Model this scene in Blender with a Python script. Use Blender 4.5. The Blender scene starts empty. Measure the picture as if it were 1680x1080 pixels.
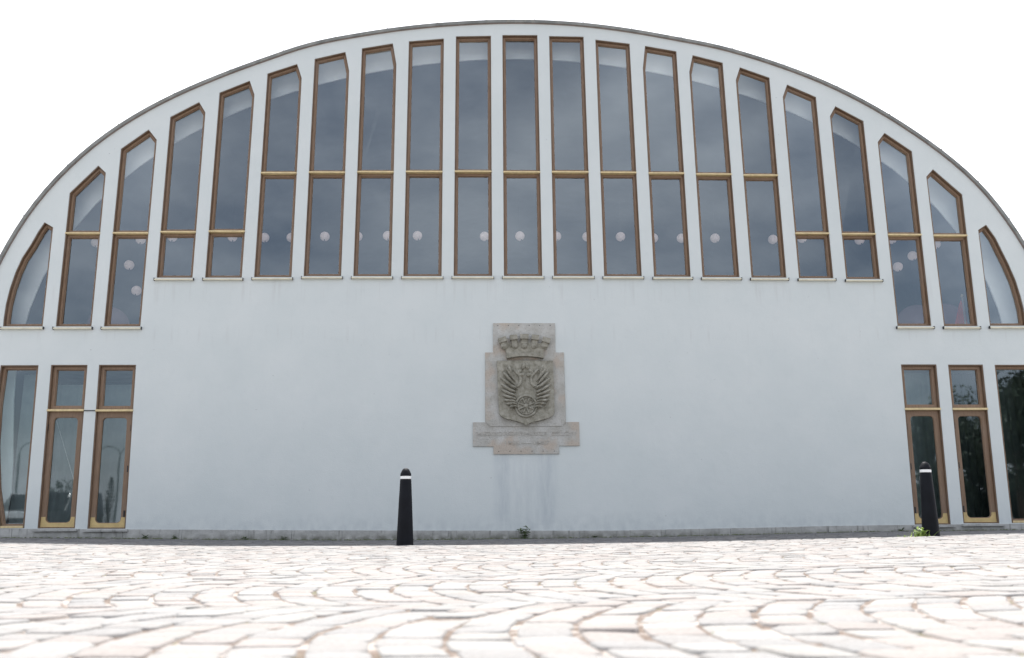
import bpy, bmesh, math, random
import numpy as np
from mathutils import Vector, Matrix
random.seed(7); rng = np.random.default_rng(7)
S = bpy.context.scene
C = S.collection
CAM_R=(0.999511, -0.030469, -0.006969)
CAM_U=(0.000311, -0.213282, 0.976991)
CAM_F=(0.031254, 0.976516, 0.213168)
UPPER=[
 ([(-9.449, 4.296), (-9.441, 4.584), (-9.399, 4.916), (-9.326, 5.25), (-9.229, 5.546), (-9.088, 5.821), (-8.967, 6.1), (-8.86, 6.297), (-8.677, 6.187)], None, (-9.445, -8.675, 4.143)),
 ([(-8.422, 6.924), (-7.9, 7.522), (-7.733, 7.363)], 6.071, (-8.423, -7.729, 4.142)),
 ([(-7.475, 7.892), (-6.944, 8.324), (-6.759, 8.093)], 6.077, (-7.489, -6.777, 4.142)),
 ([(-6.523, 8.607), (-5.95, 8.948), (-5.804, 8.713)], 6.102, (-6.539, -5.827, 5.14)),
 ([(-5.543, 9.164), (-4.928, 9.444), (-4.812, 9.12)], 6.119, (-5.58, -4.85, 5.142)),
 ([(-4.568, 9.611), (-3.954, 9.839), (-3.844, 9.512)], 7.383, (-4.608, -3.861, 5.154)),
 ([(-3.591, 9.96), (-2.946, 10.129), (-2.853, 9.685)], 7.401, (-3.622, -2.871, 5.177)),
 ([(-2.6, 10.215), (-1.945, 10.341), (-1.859, 9.848)], 7.416, (-2.629, -1.866, 5.178)),
 ([(-1.604, 10.393), (-0.856, 10.466)], 7.426, (-1.624, -0.854, 5.18)),
 ([(-0.599, 10.521), (0.153, 10.543)], 7.437, (-0.612, 0.167, 5.185)),
 ([(0.398, 10.563), (1.153, 10.569)], 7.43, (0.404, 1.182, 5.187)),
 ([(1.404, 10.55), (2.15, 10.542)], 7.436, (1.418, 2.202, 5.189)),
 ([(2.402, 10.476), (3.142, 10.387)], 7.43, (2.44, 3.209, 5.186)),
 ([(3.407, 9.815), (3.474, 10.339), (4.149, 10.217)], 7.42, (3.457, 4.21, 5.176)),
 ([(4.404, 9.731), (4.496, 10.13), (5.141, 9.957)], 7.403, (4.449, 5.211, 5.168)),
 ([(5.4, 9.549), (5.506, 9.853), (6.134, 9.615)], 7.386, (5.455, 6.179, 5.159)),
 ([(6.389, 9.167), (6.504, 9.458), (7.109, 9.173)], 6.114, (6.434, 7.149, 5.149)),
 ([(7.374, 8.73), (7.51, 8.965), (8.089, 8.625)], 6.104, (7.41, 8.117, 5.133)),
 ([(8.35, 8.145), (8.517, 8.358), (9.067, 7.942)], 6.091, (8.376, 9.076, 4.149)),
 ([(9.313, 7.37), (9.476, 7.538), (10.039, 6.977)], 6.078, (9.333, 10.03, 4.145)),
 ([(10.282, 6.195), (10.468, 6.312), (10.631, 6.03), (10.838, 5.46), (10.943, 5.112), (11.004, 4.767), (11.034, 4.51), (11.04, 4.296)], None, (10.283, 11.036, 4.152))]
LOWER=[('L0', None, (-8.674, 3.371), None, None, (-8.614, 0.269)), ('L1', (-8.435, 3.376), (-7.733, 3.375), 2.487, (-8.373, 0.262), (-7.678, 0.257)), ('L2', (-7.512, 3.376), (-6.798, 3.375), 2.48, (-7.451, 0.249), (-6.741, 0.244)), ('R0', (8.366, 3.359), (9.09, 3.358), 2.46, (8.322, 0.217), (9.03, 0.213)), ('R1', (9.326, 3.354), (10.039, 3.353), 2.457, (9.281, 0.233), (9.992, 0.228)), ('R2', (10.278, 3.348), None, None, (10.233, 0.233), None)]
ARCH=[(-10.152, 0.204), (-10.166, 0.545), (-10.214, 0.879), (-10.261, 1.214), (-10.296, 1.551), (-10.322, 1.888), (-10.342, 2.227), (-10.356, 2.566), (-10.361, 2.907), (-10.356, 3.247), (-10.33, 3.587), (-10.217, 3.915), (-10.04, 4.228), (-9.953, 4.552), (-9.875, 4.877), (-9.784, 5.198), (-9.677, 5.515), (-9.554, 5.825), (-9.417, 6.129), (-9.265, 6.426), (-9.098, 6.713), (-8.915, 6.991), (-8.717, 7.258), (-8.506, 7.514), (-8.283, 7.759), (-8.049, 7.992), (-7.805, 8.212), (-7.55, 8.419), (-7.286, 8.613), (-7.016, 8.795), (-6.741, 8.964), (-6.462, 9.123), (-6.182, 9.271), (-5.901, 9.41), (-5.62, 9.542), (-5.342, 9.668), (-5.064, 9.787), (-4.789, 9.901), (-4.516, 10.011), (-4.248, 10.12), (-3.979, 10.223), (-3.707, 10.313), (-3.431, 10.389), (-3.155, 10.455), (-2.879, 10.513), (-2.605, 10.567), (-2.334, 10.618), (-2.065, 10.665), (-1.797, 10.708), (-1.53, 10.746), (-1.264, 10.78), (-0.999, 10.809), (-0.735, 10.833), (-0.472, 10.854), (-0.21, 10.873), (0.051, 10.889), (0.313, 10.901), (0.574, 10.908), (0.835, 10.91), (1.096, 10.907), (1.357, 10.9), (1.619, 10.888), (1.88, 10.872), (2.142, 10.852), (2.404, 10.825), (2.666, 10.793), (2.929, 10.757), (3.192, 10.717), (3.456, 10.673), (3.72, 10.624), (3.987, 10.573), (4.256, 10.52), (4.528, 10.468), (4.804, 10.412), (5.079, 10.347), (5.354, 10.272), (5.628, 10.189), (5.903, 10.098), (6.18, 10.002), (6.457, 9.899), (6.736, 9.789), (7.015, 9.672), (7.293, 9.545), (7.569, 9.408), (7.842, 9.261), (8.113, 9.105), (8.382, 8.939), (8.648, 8.763), (8.911, 8.578), (9.172, 8.384), (9.43, 8.182), (9.684, 7.969), (9.93, 7.745), (10.167, 7.509), (10.389, 7.259), (10.594, 6.995), (10.78, 6.719), (10.951, 6.432), (11.109, 6.137), (11.254, 5.835), (11.386, 5.527), (11.503, 5.212), (11.605, 4.891), (11.693, 4.567), (11.801, 4.244), (11.939, 3.923), (11.995, 3.587), (12.02, 3.247), (12.03, 2.907), (12.029, 2.566), (12.019, 2.227), (12.002, 1.888), (11.977, 1.55), (11.943, 1.213), (11.897, 0.878), (11.849, 0.543), (11.821, 0.204)]
SOFFIT=[(-9.602, 0.309), (-9.543, 0.966), (-9.575, 1.599), (-9.642, 2.232), (-9.701, 2.871), (-9.722, 3.517), (-9.683, 4.165), (-9.575, 4.805), (-9.392, 5.428), (-9.136, 6.024), (-8.813, 6.587), (-8.432, 7.11), (-8.001, 7.59), (-7.532, 8.026), (-7.033, 8.416), (-6.513, 8.764), (-5.98, 9.071), (-5.441, 9.341), (-4.899, 9.577), (-4.358, 9.784), (-3.821, 9.963), (-3.288, 10.118), (-2.761, 10.252), (-2.238, 10.365), (-1.719, 10.46), (-1.204, 10.537), (-0.692, 10.596), (-0.182, 10.638), (0.327, 10.663), (0.835, 10.671), (1.343, 10.662), (1.851, 10.636), (2.361, 10.593), (2.873, 10.534), (3.388, 10.457), (3.907, 10.363), (4.43, 10.251), (4.959, 10.119), (5.493, 9.965), (6.031, 9.788), (6.574, 9.583), (7.117, 9.348), (7.659, 9.079), (8.193, 8.772), (8.713, 8.424), (9.211, 8.032), (9.679, 7.595), (10.106, 7.112), (10.481, 6.586), (10.796, 6.021), (11.043, 5.422), (11.217, 4.798), (11.316, 4.158), (11.347, 3.512), (11.322, 2.868), (11.264, 2.232), (11.207, 1.602), (11.198, 0.968), (11.295, 0.304)]
LANTERNS=[(-9.795, 7.313), (-8.69, 7.397), (-8.924, 6.722), (-8.688, 6.057), (-7.901, 7.464), (-6.391, 7.469), (-5.583, 7.455), (-4.905, 7.457), (-4.057, 7.492), (-3.221, 7.495), (-2.462, 7.514), (-1.7, 7.516), (0.017, 7.505), (0.925, 7.516), (1.867, 7.51), (2.653, 7.505), (3.521, 7.507), (4.373, 7.469), (5.101, 7.471), (5.974, 7.473), (7.484, 7.445), (8.253, 7.48), (9.755, 7.435), (10.608, 7.454), (11.109, 7.009), (10.695, 6.712), (11.754, 7.325)]
BIGL=[(-8.665, 4.804), (10.28, 4.859), (10.96, 4.888)]

ARCH = [(x, z) if z > 4.88 else ((-10.2+.0627*(z-2.6)**2) if x < 0 else (11.94-.0637*(z-2.6)**2), z) for x, z in ARCH]     # the arch draws in again towards its feet
CZ = .268                                   # the lens stands a hand's height above the paving
# ---------------------------------------------------------------- camera
cam = bpy.data.cameras.new('camera'); camo = bpy.data.objects.new('camera', cam); C.objects.link(camo)
camo.matrix_world = Matrix(((CAM_R[0], CAM_U[0], -CAM_F[0], 0), (CAM_R[1], CAM_U[1], -CAM_F[1], -17.5), (CAM_R[2], CAM_U[2], -CAM_F[2], CZ), (0, 0, 0, 1)))
cam.sensor_width = 36; cam.lens = 31.54; cam.clip_end = 2000; cam.clip_start = .05
cam.dof.use_dof = True; cam.dof.focus_distance = 17.3; cam.dof.aperture_fstop = 3.2
S.camera = camo
# ---------------------------------------------------------------- sky and sun
SUN_EL = math.radians(65.5)
w = bpy.data.worlds.new('World'); S.world = w; w.use_nodes = True
nt = w.node_tree; nt.nodes.clear()
out = nt.nodes.new('ShaderNodeOutputWorld'); bg = nt.nodes.new('ShaderNodeBackground')
sky = nt.nodes.new('ShaderNodeTexSky'); sky.sky_type = 'NISHITA'; sky.sun_disc = False
sky.sun_elevation = SUN_EL; sky.sun_rotation = 0; sky.air_density = 1.0; sky.dust_density = 4.0; sky.ozone_density = 1.5
tc = nt.nodes.new('ShaderNodeTexCoord'); mp = nt.nodes.new('ShaderNodeMapping'); mp.inputs['Scale'].default_value = (2.2, 2.2, 4.5)
nz = nt.nodes.new('ShaderNodeTexNoise'); nz.inputs['Scale'].default_value = 1.6; nz.inputs['Detail'].default_value = 7; nz.inputs['Roughness'].default_value = .55
rp = nt.nodes.new('ShaderNodeValToRGB'); rp.color_ramp.elements[0].position = .33; rp.color_ramp.elements[1].position = .72
rp.color_ramp.elements[0].color = (.16, .16, .16, 1); rp.color_ramp.elements[1].color = (.8, .8, .8, 1)
mx = nt.nodes.new('ShaderNodeMix'); mx.data_type = 'RGBA'; mx.inputs['B'].default_value = (11, 11.2, 11.8, 1)
nt.links.new(tc.outputs['Generated'], mp.inputs['Vector']); nt.links.new(mp.outputs[0], nz.inputs['Vector'])
nt.links.new(nz.outputs['Fac'], rp.inputs[0])
# thin bright haze on the sun's side of the sky
sp = nt.nodes.new('ShaderNodeSeparateXYZ'); nt.links.new(tc.outputs['Generated'], sp.inputs[0])
mr = nt.nodes.new('ShaderNodeMapRange'); mr.interpolation_type = 'SMOOTHSTEP'; mr.inputs[1].default_value = -.25; mr.inputs[2].default_value = .35; nt.links.new(sp.outputs['Y'], mr.inputs[0])
mxx = nt.nodes.new('ShaderNodeMath'); mxx.operation = 'MAXIMUM'; nt.links.new(mr.outputs[0], mxx.inputs[0]); nt.links.new(rp.outputs[0], mxx.inputs[1])
nt.links.new(mxx.outputs[0], mx.inputs['Factor'])
nt.links.new(sky.outputs[0], mx.inputs['A']); nt.links.new(mx.outputs['Result'], bg.inputs['Color'])
bg.inputs['Strength'].default_value = .105
nt.links.new(bg.outputs[0], out.inputs['Surface'])
sl = bpy.data.lights.new('sun', 'SUN'); sl.energy = 4.6; sl.angle = math.radians(.6); sl.color = (1, .965, .92)
so = bpy.data.objects.new('sun', sl); C.objects.link(so); so.rotation_euler = (-(math.pi/2 - SUN_EL), 0, 0); so.location = (0, 30, 60)
vs = S.view_settings; vs.view_transform = 'Standard'; vs.look = 'None'; vs.gamma = 1; vs.exposure = .75
S.cycles.max_bounces = 8; S.cycles.transparent_max_bounces = 12

# ---------------------------------------------------------------- helpers
def tag(o, label=None, cat=None, group=None, kind=None):
    if label: o['label'] = label
    if cat: o['category'] = cat
    if group: o['group'] = group
    if kind: o['kind'] = kind
    return o
def thing(name, label, cat, loc=(0, 0, 0), group=None):
    o = bpy.data.objects.new(name, None); C.objects.link(o); o.location = loc; o.empty_display_size = .1
    return tag(o, label, cat, group)
class MB:
    def __init__(s): s.v = []; s.f = []
    def add(s, v, f):
        n = len(s.v); s.v += [tuple(p) for p in v]; s.f += [tuple(i + n for i in q) for q in f]; return s
    def box(s, x0, x1, y0, y1, z0, z1):
        return s.add([(x0,y0,z0),(x1,y0,z0),(x1,y1,z0),(x0,y1,z0),(x0,y0,z1),(x1,y0,z1),(x1,y1,z1),(x0,y1,z1)],
                     [(0,3,2,1),(4,5,6,7),(0,1,5,4),(1,2,6,5),(2,3,7,6),(3,0,4,7)])
    def prism(s, poly, y0, y1):             # poly in (x,z), extruded along y
        n = len(poly); v = [(x, y0, z) for x, z in poly] + [(x, y1, z) for x, z in poly]
        f = [tuple(range(n)), tuple(range(2*n-1, n-1, -1))] + [(i, i+n, (i+1) % n+n, (i+1) % n) for i in range(n)]
        return s.add(v, f)
    def ring(s, a, b, y0, y1, closed=True): # frame between outer a and inner b (same length)
        n = len(a); v = [(x, y0, z) for x, z in a] + [(x, y0, z) for x, z in b] + [(x, y1, z) for x, z in b] + [(x, y1, z) for x, z in a]
        f = []
        for i in range(n if closed else n-1):
            j = (i+1) % n
            f += [(i, j, j+n, i+n), (i+n, j+n, j+2*n, i+2*n), (i+2*n, j+2*n, j+3*n, i+3*n), (i+3*n, j+3*n, j, i)]
        if not closed: f += [(0, n, 2*n, 3*n), (n-1, 4*n-1, 3*n-1, 2*n-1)]
        return s.add(v, f)
    def lathe(s, prof, cx=0, cy=0, n=32):   # prof (r,z)
        k = len(prof); v = [(cx+r*math.cos(2*math.pi*i/n), cy+r*math.sin(2*math.pi*i/n), z) for r, z in prof for i in range(n)]
        f = [(a*n+i, a*n+(i+1) % n, (a+1)*n+(i+1) % n, (a+1)*n+i) for a in range(k-1) for i in range(n)]
        f += [tuple(range(n-1, -1, -1)), tuple((k-1)*n+i for i in range(n))]
        return s.add(v, f)
    def tube(s, pts, r, n=8):
        rs = r if isinstance(r, (list, tuple)) else [r]*len(pts)
        pts = [Vector(p) for p in pts]; v = []
        for i, p in enumerate(pts):
            d = (pts[min(i+1, len(pts)-1)] - pts[max(i-1, 0)]).normalized()
            a = d.cross(Vector((0, 1, 0))); 
            if a.length < .1: a = d.cross(Vector((1, 0, 0)))
            a.normalize(); b = d.cross(a)
            v += [p + (a*math.cos(2*math.pi*k/n) + b*math.sin(2*math.pi*k/n))*rs[i] for k in range(n)]
        f = [(i*n+k, i*n+(k+1) % n, (i+1)*n+(k+1) % n, (i+1)*n+k) for i in range(len(pts)-1) for k in range(n)]
        f += [tuple(range(n-1, -1, -1)), tuple((len(pts)-1)*n+k for k in range(n))]
        return s.add(v, f)
    def ell(s, c, r, rot=0, n=14, m=8):     # ellipsoid, turned by rot about y
        v = []; f = []
        for i in range(m+1):
            t = math.pi*i/m
            for k in range(n):
                q = 2*math.pi*k/n; x, y, z = r[0]*math.sin(t)*math.cos(q), r[1]*math.sin(t)*math.sin(q), r[2]*math.cos(t)
                v.append((c[0]+x*math.cos(rot)+z*math.sin(rot), c[1]+y, c[2]-x*math.sin(rot)+z*math.cos(rot)))
        for i in range(m):
            for k in range(n): f.append((i*n+k, i*n+(k+1) % n, (i+1)*n+(k+1) % n, (i+1)*n+k))
        return s.add(v, f)
    def build(s, name, mat, parent=None, smooth=False, bevel=0, seg=2):
        me = bpy.data.meshes.new(name); me.from_pydata(s.v, [], s.f); me.validate()
        bm = bmesh.new(); bm.from_mesh(me); bmesh.ops.remove_doubles(bm, verts=bm.verts, dist=1e-6)
        bmesh.ops.recalc_face_normals(bm, faces=bm.faces); bm.to_mesh(me); bm.free()
        me.materials.append(mat)
        if smooth: me.polygons.foreach_set('use_smooth', [True]*len(me.polygons))
        o = bpy.data.objects.new(name, me); C.objects.link(o)
        if parent: o.parent = parent
        if bevel:
            b = o.modifiers.new('bevel', 'BEVEL'); b.width = bevel; b.segments = seg; b.limit_method = 'ANGLE'; b.angle_limit = math.radians(35)
        return o
def plate(name, mat, outer, holes, y0, y1, parent=None):    # outline with holes, extruded along y
    cu = bpy.data.curves.new('outline', 'CURVE'); cu.dimensions = '2D'; cu.fill_mode = 'BOTH'; cu.extrude = (y1-y0)/2
    for poly in [outer] + holes:
        sp = cu.splines.new('POLY'); sp.points.add(len(poly)-1)
        for p, (x, z) in zip(sp.points, poly): p.co = (x, z, 0, 1)
        sp.use_cyclic_u = True
    t = bpy.data.objects.new('outline', cu); C.objects.link(t)
    dg = bpy.context.evaluated_depsgraph_get(); me = bpy.data.meshes.new_from_object(t.evaluated_get(dg))
    C.objects.unlink(t); bpy.data.objects.remove(t)
    me.transform(Matrix.Translation((0, (y0+y1)/2, 0)) @ Matrix.Rotation(math.pi/2, 4, 'X'))
    me.materials.clear(); me.materials.append(mat); me.name = name
    me.polygons.foreach_set('use_smooth', [False]*len(me.polygons))
    o = bpy.data.objects.new(name, me); C.objects.link(o)
    if parent: o.parent = parent
    return o
def area(p): return .5*sum(p[i][0]*p[(i+1) % len(p)][1]-p[(i+1) % len(p)][0]*p[i][1] for i in range(len(p)))
def inset(p, d):                            # convex outline moved inwards by d
    p = list(p)
    if area(p) < 0: p = p[::-1]
    n = len(p); res = []
    for i in range(n):
        a, b, c = Vector(p[i-1]), Vector(p[i]), Vector(p[(i+1) % n])
        d1 = (b-a).normalized(); d2 = (c-b).normalized(); n1 = Vector((-d1.y, d1.x)); n2 = Vector((-d2.y, d2.x))
        m = n1+n2; k = d/max(.25, (1+n1.dot(n2))); q = b+m*k; res.append((q.x, q.y))
    return res
def clip(p, z, above):                      # part of a convex outline above / below the level z
    r = []; n = len(p)
    for i in range(n):
        a, b = p[i], p[(i+1) % n]; ia = (a[1] >= z) == above; ib = (b[1] >= z) == above
        if ia: r.append(a)
        if ia != ib:
            t = (z-a[1])/(b[1]-a[1]); r.append((a[0]+t*(b[0]-a[0]), z))
    return r
def rrect(x0, x1, z0, z1, r, n=8, only=None):
    pts = []
    for cx, cz, a in ((x1-r, z0+r, -90), (x1-r, z1-r, 0), (x0+r, z1-r, 90), (x0+r, z0+r, 180)):
        for k in range(n+1):
            t = math.radians(a+90*k/n); pts.append((cx+r*math.cos(t), cz+r*math.sin(t)))
    return pts

# ---------------------------------------------------------------- materials
class NT:
    def __init__(s, name):
        s.m = bpy.data.materials.new(name); s.m.use_nodes = True; s.t = s.m.node_tree
        s.b = s.t.nodes['Principled BSDF']; s.co = s.n('ShaderNodeTexCoord').outputs['Object']
    def n(s, typ, **kw):
        x = s.t.nodes.new(typ)
        for k, v in kw.items():
            if hasattr(x, k): setattr(x, k, v)
            else: x.inputs[k.replace('_', ' ')].default_value = v
        return x
    def l(s, a, b): s.t.links.new(a, b)
    def noise(s, scale, detail=4, stretch=(1, 1, 1), rough=.55, vec=None, loc=(0, 0, 0)):
        mp = s.n('ShaderNodeMapping'); mp.inputs['Scale'].default_value = stretch; mp.inputs['Location'].default_value = loc
        s.l(vec or s.co, mp.inputs[0])
        x = s.n('ShaderNodeTexNoise', Scale=scale, Detail=detail, Roughness=rough); s.l(mp.outputs[0], x.inputs['Vector']); return x.outputs['Fac']
    def ramp(s, f, p0, p1, c0=(0, 0, 0), c1=(1, 1, 1)):
        r = s.n('ShaderNodeValToRGB'); e = r.color_ramp.elements; e[0].position = p0; e[1].position = p1; e[0].color = (*c0, 1); e[1].color = (*c1, 1)
        s.l(f, r.inputs[0]); return r.outputs[0]
    def mix(s, f, a, b, mode='MIX'):
        x = s.n('ShaderNodeMix'); x.data_type = 'RGBA'; x.blend_type = mode
        for k, v in (('Factor', f), ('A', a), ('B', b)):
            if isinstance(v, (int, float)): x.inputs[k].default_value = v
            elif isinstance(v, tuple): x.inputs[k].default_value = (*v, 1)
            else: s.l(v, x.inputs[k])
        return x.outputs['Result']
    def math(s, op, a, b=0., c=None):
        x = s.n('ShaderNodeMath'); x.operation = op
        for i, v in enumerate((a, b) if c is None else (a, b, c)):
            if isinstance(v, (int, float)): x.inputs[i].default_value = v
            else: s.l(v, x.inputs[i])
        return x.outputs[0]
    def band(s, v, lo, hi, soft):           # 1 between lo and hi, soft edges
        a = s.n('ShaderNodeMapRange'); s.l(v, a.inputs[0]); a.inputs[1].default_value = lo-soft; a.inputs[2].default_value = lo+soft
        b = s.n('ShaderNodeMapRange'); s.l(v, b.inputs[0]); b.inputs[1].default_value = hi+soft; b.inputs[2].default_value = hi-soft
        return s.math('MULTIPLY', a.outputs[0], b.outputs[0])
    def bump(s, f, st, dist=.01):
        b = s.n('ShaderNodeBump'); b.inputs['Strength'].default_value = st; b.inputs['Distance'].default_value = dist
        s.l(f, b.inputs['Height']); s.l(b.outputs[0], s.b.inputs['Normal'])
    def col(s, c): (s.l(c, s.b.inputs['Base Color']) if not isinstance(c, tuple) else s.b.inputs['Base Color'].__setattr__('default_value', (*c, 1)))
def simple(name, c, rough=.6, metal=0., var=.12, scale=6, bump=.0, emit=0, stretch=(1, 1, 1), bs=60):
    t = NT(name); f = t.noise(scale, 5, stretch)
    t.col(t.mix(t.ramp(f, .3, .7), tuple(x*(1-var) for x in c), tuple(min(1, x*(1+var)) for x in c)))
    t.b.inputs['Roughness'].default_value = rough; t.b.inputs['Metallic'].default_value = metal
    if bump: t.bump(t.noise(bs, 4, stretch), bump)
    if emit: t.b.inputs['Emission Color'].default_value = (*c, 1); t.b.inputs['Emission Strength'].default_value = emit
    return t.m
# painted render with patches, rain streaks below the sills and the stone, dirt along the foot
t = NT('painted_render'); sx = t.n('ShaderNodeSeparateXYZ'); t.l(t.co, sx.inputs[0]); X, Z = sx.outputs['X'], sx.outputs['Z']
base = t.mix(t.ramp(t.noise(.9, 6, rough=.6), .3, .75), (.60, .645, .638), (.655, .69, .68))
base = t.mix(t.math('MULTIPLY', t.ramp(t.noise(5, 6, (1, 1, .8)), .55, .75), .22), base, (.55, .59, .59))
fine = t.noise(1, 6, (10, 1, 1.6), .65); wide = t.noise(1, 4, (4.5, 1, .35))
m1 = t.math('MULTIPLY', t.band(X, .32, 1.32, .07), t.band(Z, .2, 1.68, .08))
m1b = t.math('MULTIPLY', t.math('ADD', t.band(X, .2, .46, .06), t.band(X, 1.08, 1.38, .08)), t.band(Z, .35, 1.62, .12))
st = t.math('MULTIPLY', m1, t.ramp(fine, .34, .62)); st2 = t.math('MULTIPLY', m1b, t.ramp(fine, .25, .6))
base = t.mix(t.math('MULTIPLY', st, .22), base, (.40, .445, .48)); base = t.mix(t.math('MULTIPLY', st2, .34), base, (.38, .43, .465))
m2 = t.band(Z, 4.68, 5.1, .16); base = t.mix(t.math('MULTIPLY', t.math('MULTIPLY', m2, t.ramp(t.noise(1, 3, (9, 1, .5)), .55, .72)), .22), base, (.42, .41, .40))
m2 = t.band(Z, 3.85, 4.1, .1); base = t.mix(t.math('MULTIPLY', t.math('MULTIPLY', m2, t.ramp(t.noise(1, 3, (9, 1, .5)), .55, .7)), .2), base, (.42, .41, .40))
m3 = t.band(Z, -1, .38, .16); base = t.mix(t.math('MULTIPLY', t.math('MULTIPLY', m3, t.ramp(t.noise(1, 6, (7, 1, 5)), .38, .66)), .45), base, (.45, .49, .51))
specks = t.ramp(t.noise(11, 2), .745, .77); base = t.mix(t.math('MULTIPLY', specks, .5), base, (.35, .36, .37))
t.col(base); t.b.inputs['Roughness'].default_value = .85; t.b.inputs['Specular IOR Level'].default_value = .25
t.bump(t.math('ADD', t.noise(55, 5), t.math('MULTIPLY', t.noise(3.2, 4), 2.5)), .45, .006)
M_WALL = t.m
# oiled timber of the frames, weathered along the grain
def wood(name, a, b, stretch):
    t = NT(name); g = t.noise(9, 6, stretch, .65); c = t.mix(t.ramp(g, .3, .7), a, b)
    c = t.mix(t.math('MULTIPLY', t.ramp(t.noise(1.3, 3), .5, .8), .5), c, (.25, .19, .15)); t.col(c)
    t.b.inputs['Roughness'].default_value = .55; t.bump(g, .25, .004); return t.m
M_WOOD = wood('frame_timber', (.085, .052, .03), (.20, .125, .075), (7, 7, .5))
M_WOOD2 = wood('sash_timber', (.165, .105, .066), (.31, .205, .13), (9, 9, .6))
M_WOOD3 = wood('door_timber', (.17, .108, .066), (.26, .17, .108), (8, 8, .5))
M_BRASS = simple('dull_brass', (.64, .51, .28), .45, .1, .15, 14, .1)
M_SILL = simple('pale_sill_metal', (.64, .60, .46), .5, .0, .12, 9, .1)
M_KICK = simple('brass_kick_plate', (.56, .42, .19), .5, .1, .12, 11, .1)
M_DARK = simple('black_iron', (.02, .02, .022), .5)
t = NT('fascia_sheet'); c = t.mix(t.ramp(t.noise(3, 6), .35, .7), (.16, .165, .155), (.27, .275, .26))
t.col(t.mix(t.math('MULTIPLY', t.ramp(t.noise(9, 5), .55, .7), .6), c, (.33, .32, .27))); t.b.inputs['Roughness'].default_value = .7; t.bump(t.noise(30, 4), .3, .006); M_FASCIA = t.m
M_ROOF = simple('roof_sheet', (.2, .21, .2), .6, .2, .15, 4, .1)
t = NT('plinth_concrete'); sx = t.n('ShaderNodeSeparateXYZ'); t.l(t.co, sx.inputs[0])
c = t.mix(t.ramp(t.noise(4, 7, (1, 1, 2), .65), .3, .7), (.30, .30, .285), (.50, .50, .48))
low = t.band(sx.outputs['Z'], -1, .07, .075); c = t.mix(t.math('MULTIPLY', low, t.ramp(t.noise(6, 5), .3, .6)), c, (.075, .078, .05))
c = t.mix(t.math('MULTIPLY', t.ramp(t.noise(1, 4, (14, 1, 2)), .56, .7), .7), c, (.16, .16, .145)); t.col(c); t.b.inputs['Roughness'].default_value = .9; t.bump(t.noise(40, 6), .6, .01); M_PLINTH = t.m
# glass: clear with a mirror share that grows with the angle, panes very slightly uneven
def glass(name, tint, base, rough=0.):
    m = bpy.data.materials.new(name); m.use_nodes = True; n = m.node_tree; n.nodes.clear()
    o = n.nodes.new('ShaderNodeOutputMaterial'); mix = n.nodes.new('ShaderNodeMixShader'); tr = n.nodes.new('ShaderNodeBsdfTransparent'); gl = n.nodes.new('ShaderNodeBsdfGlossy')
    tr.inputs[0].default_value = (*tint, 1); gl.inputs['Roughness'].default_value = rough; gl.inputs['Color'].default_value = (.84, .94, 1, 1)
    fr = n.nodes.new('ShaderNodeFresnel'); fr.inputs['IOR'].default_value = 1.5; ml = n.nodes.new('ShaderNodeMath'); ml.operation = 'MULTIPLY_ADD'; ml.use_clamp = True
    ml.inputs[1].default_value = 2.0; ml.inputs[2].default_value = base
    tcn = n.nodes.new('ShaderNodeTexCoord'); nz = n.nodes.new('ShaderNodeTexNoise'); nz.inputs['Scale'].default_value = .9; nz.inputs['Detail'].default_value = 2
    bp = n.nodes.new('ShaderNodeBump'); bp.inputs['Strength'].default_value = .12; bp.inputs['Distance'].default_value = .01
    n.links.new(tcn.outputs['Object'], nz.inputs['Vector']); n.links.new(nz.outputs['Fac'], bp.inputs['Height']); n.links.new(bp.outputs[0], gl.inputs['Normal'])
    n.links.new(fr.outputs[0], ml.inputs[0]); n.links.new(ml.outputs[0], mix.inputs[0]); n.links.new(tr.outputs[0], mix.inputs[1]); n.links.new(gl.outputs[0], mix.inputs[2]); n.links.new(mix.outputs[0], o.inputs[0])
    return m
M_GLASS = glass('window_glass', (.97, .99, .99), .10)
M_GLASS2 = glass('door_glass', (.78, .86, .86), .09, .022)
t = NT('stone_slab'); c = t.mix(t.ramp(t.noise(3.2, 6, rough=.6), .35, .65), (.39, .38, .345), (.52, .52, .495))
c = t.mix(t.ramp(t.noise(2.1, 3, loc=(3, 0, 1)), .48, .62), c, (.46, .405, .345)); c = t.mix(t.math('MULTIPLY', t.ramp(t.noise(30, 5, rough=.7), .52, .72), .55), c, (.20, .19, .165))
t.col(c); t.b.inputs['Roughness'].default_value = .9; t.bump(t.noise(38, 6, rough=.7), .7, .012); M_SLAB = t.m
t = NT('carved_stone'); c = t.mix(t.ramp(t.noise(9, 7, rough=.7), .3, .7), (.15, .14, .105), (.43, .415, .355))
t.col(c); t.b.inputs['Roughness'].default_value = .92; t.bump(t.noise(55, 6, rough=.7), .8, .01); M_CARVE = t.m
M_LETTER = simple('cut_letters', (.415, .40, .365), .9, 0, .3, 20, .5)
M_PLASTER = simple('white_plaster', (.88, .90, .87), .8, 0, .05, 2)
M_HALL = simple('dark_ceiling_boards', (.045, .055, .065), .8, 0, .2, 3)
M_HALLF = simple('hall_floor', (.62, .60, .55), .5, 0, .2, 3)
M_LAMP = simple('pink_paper', (.92, .75, .71), .8, 0, .08, 8, 0, .08)
M_DOME = simple('rose_lamp_shade', (.30, .20, .23), .25, 0, .1, 3, 0, .05)
M_CURT = simple('pale_curtain', (.31, .35, .355), .9, 0, .1, 4)
M_CURT2 = simple('dark_curtain', (.07, .085, .085), .9, 0, .1, 4)
M_RED = simple('red_cloth', (.75, .07, .04), .8, 0, .15, 5)
M_WHITE = simple('white_cord_paint', (.75, .75, .74), .5)
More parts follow.
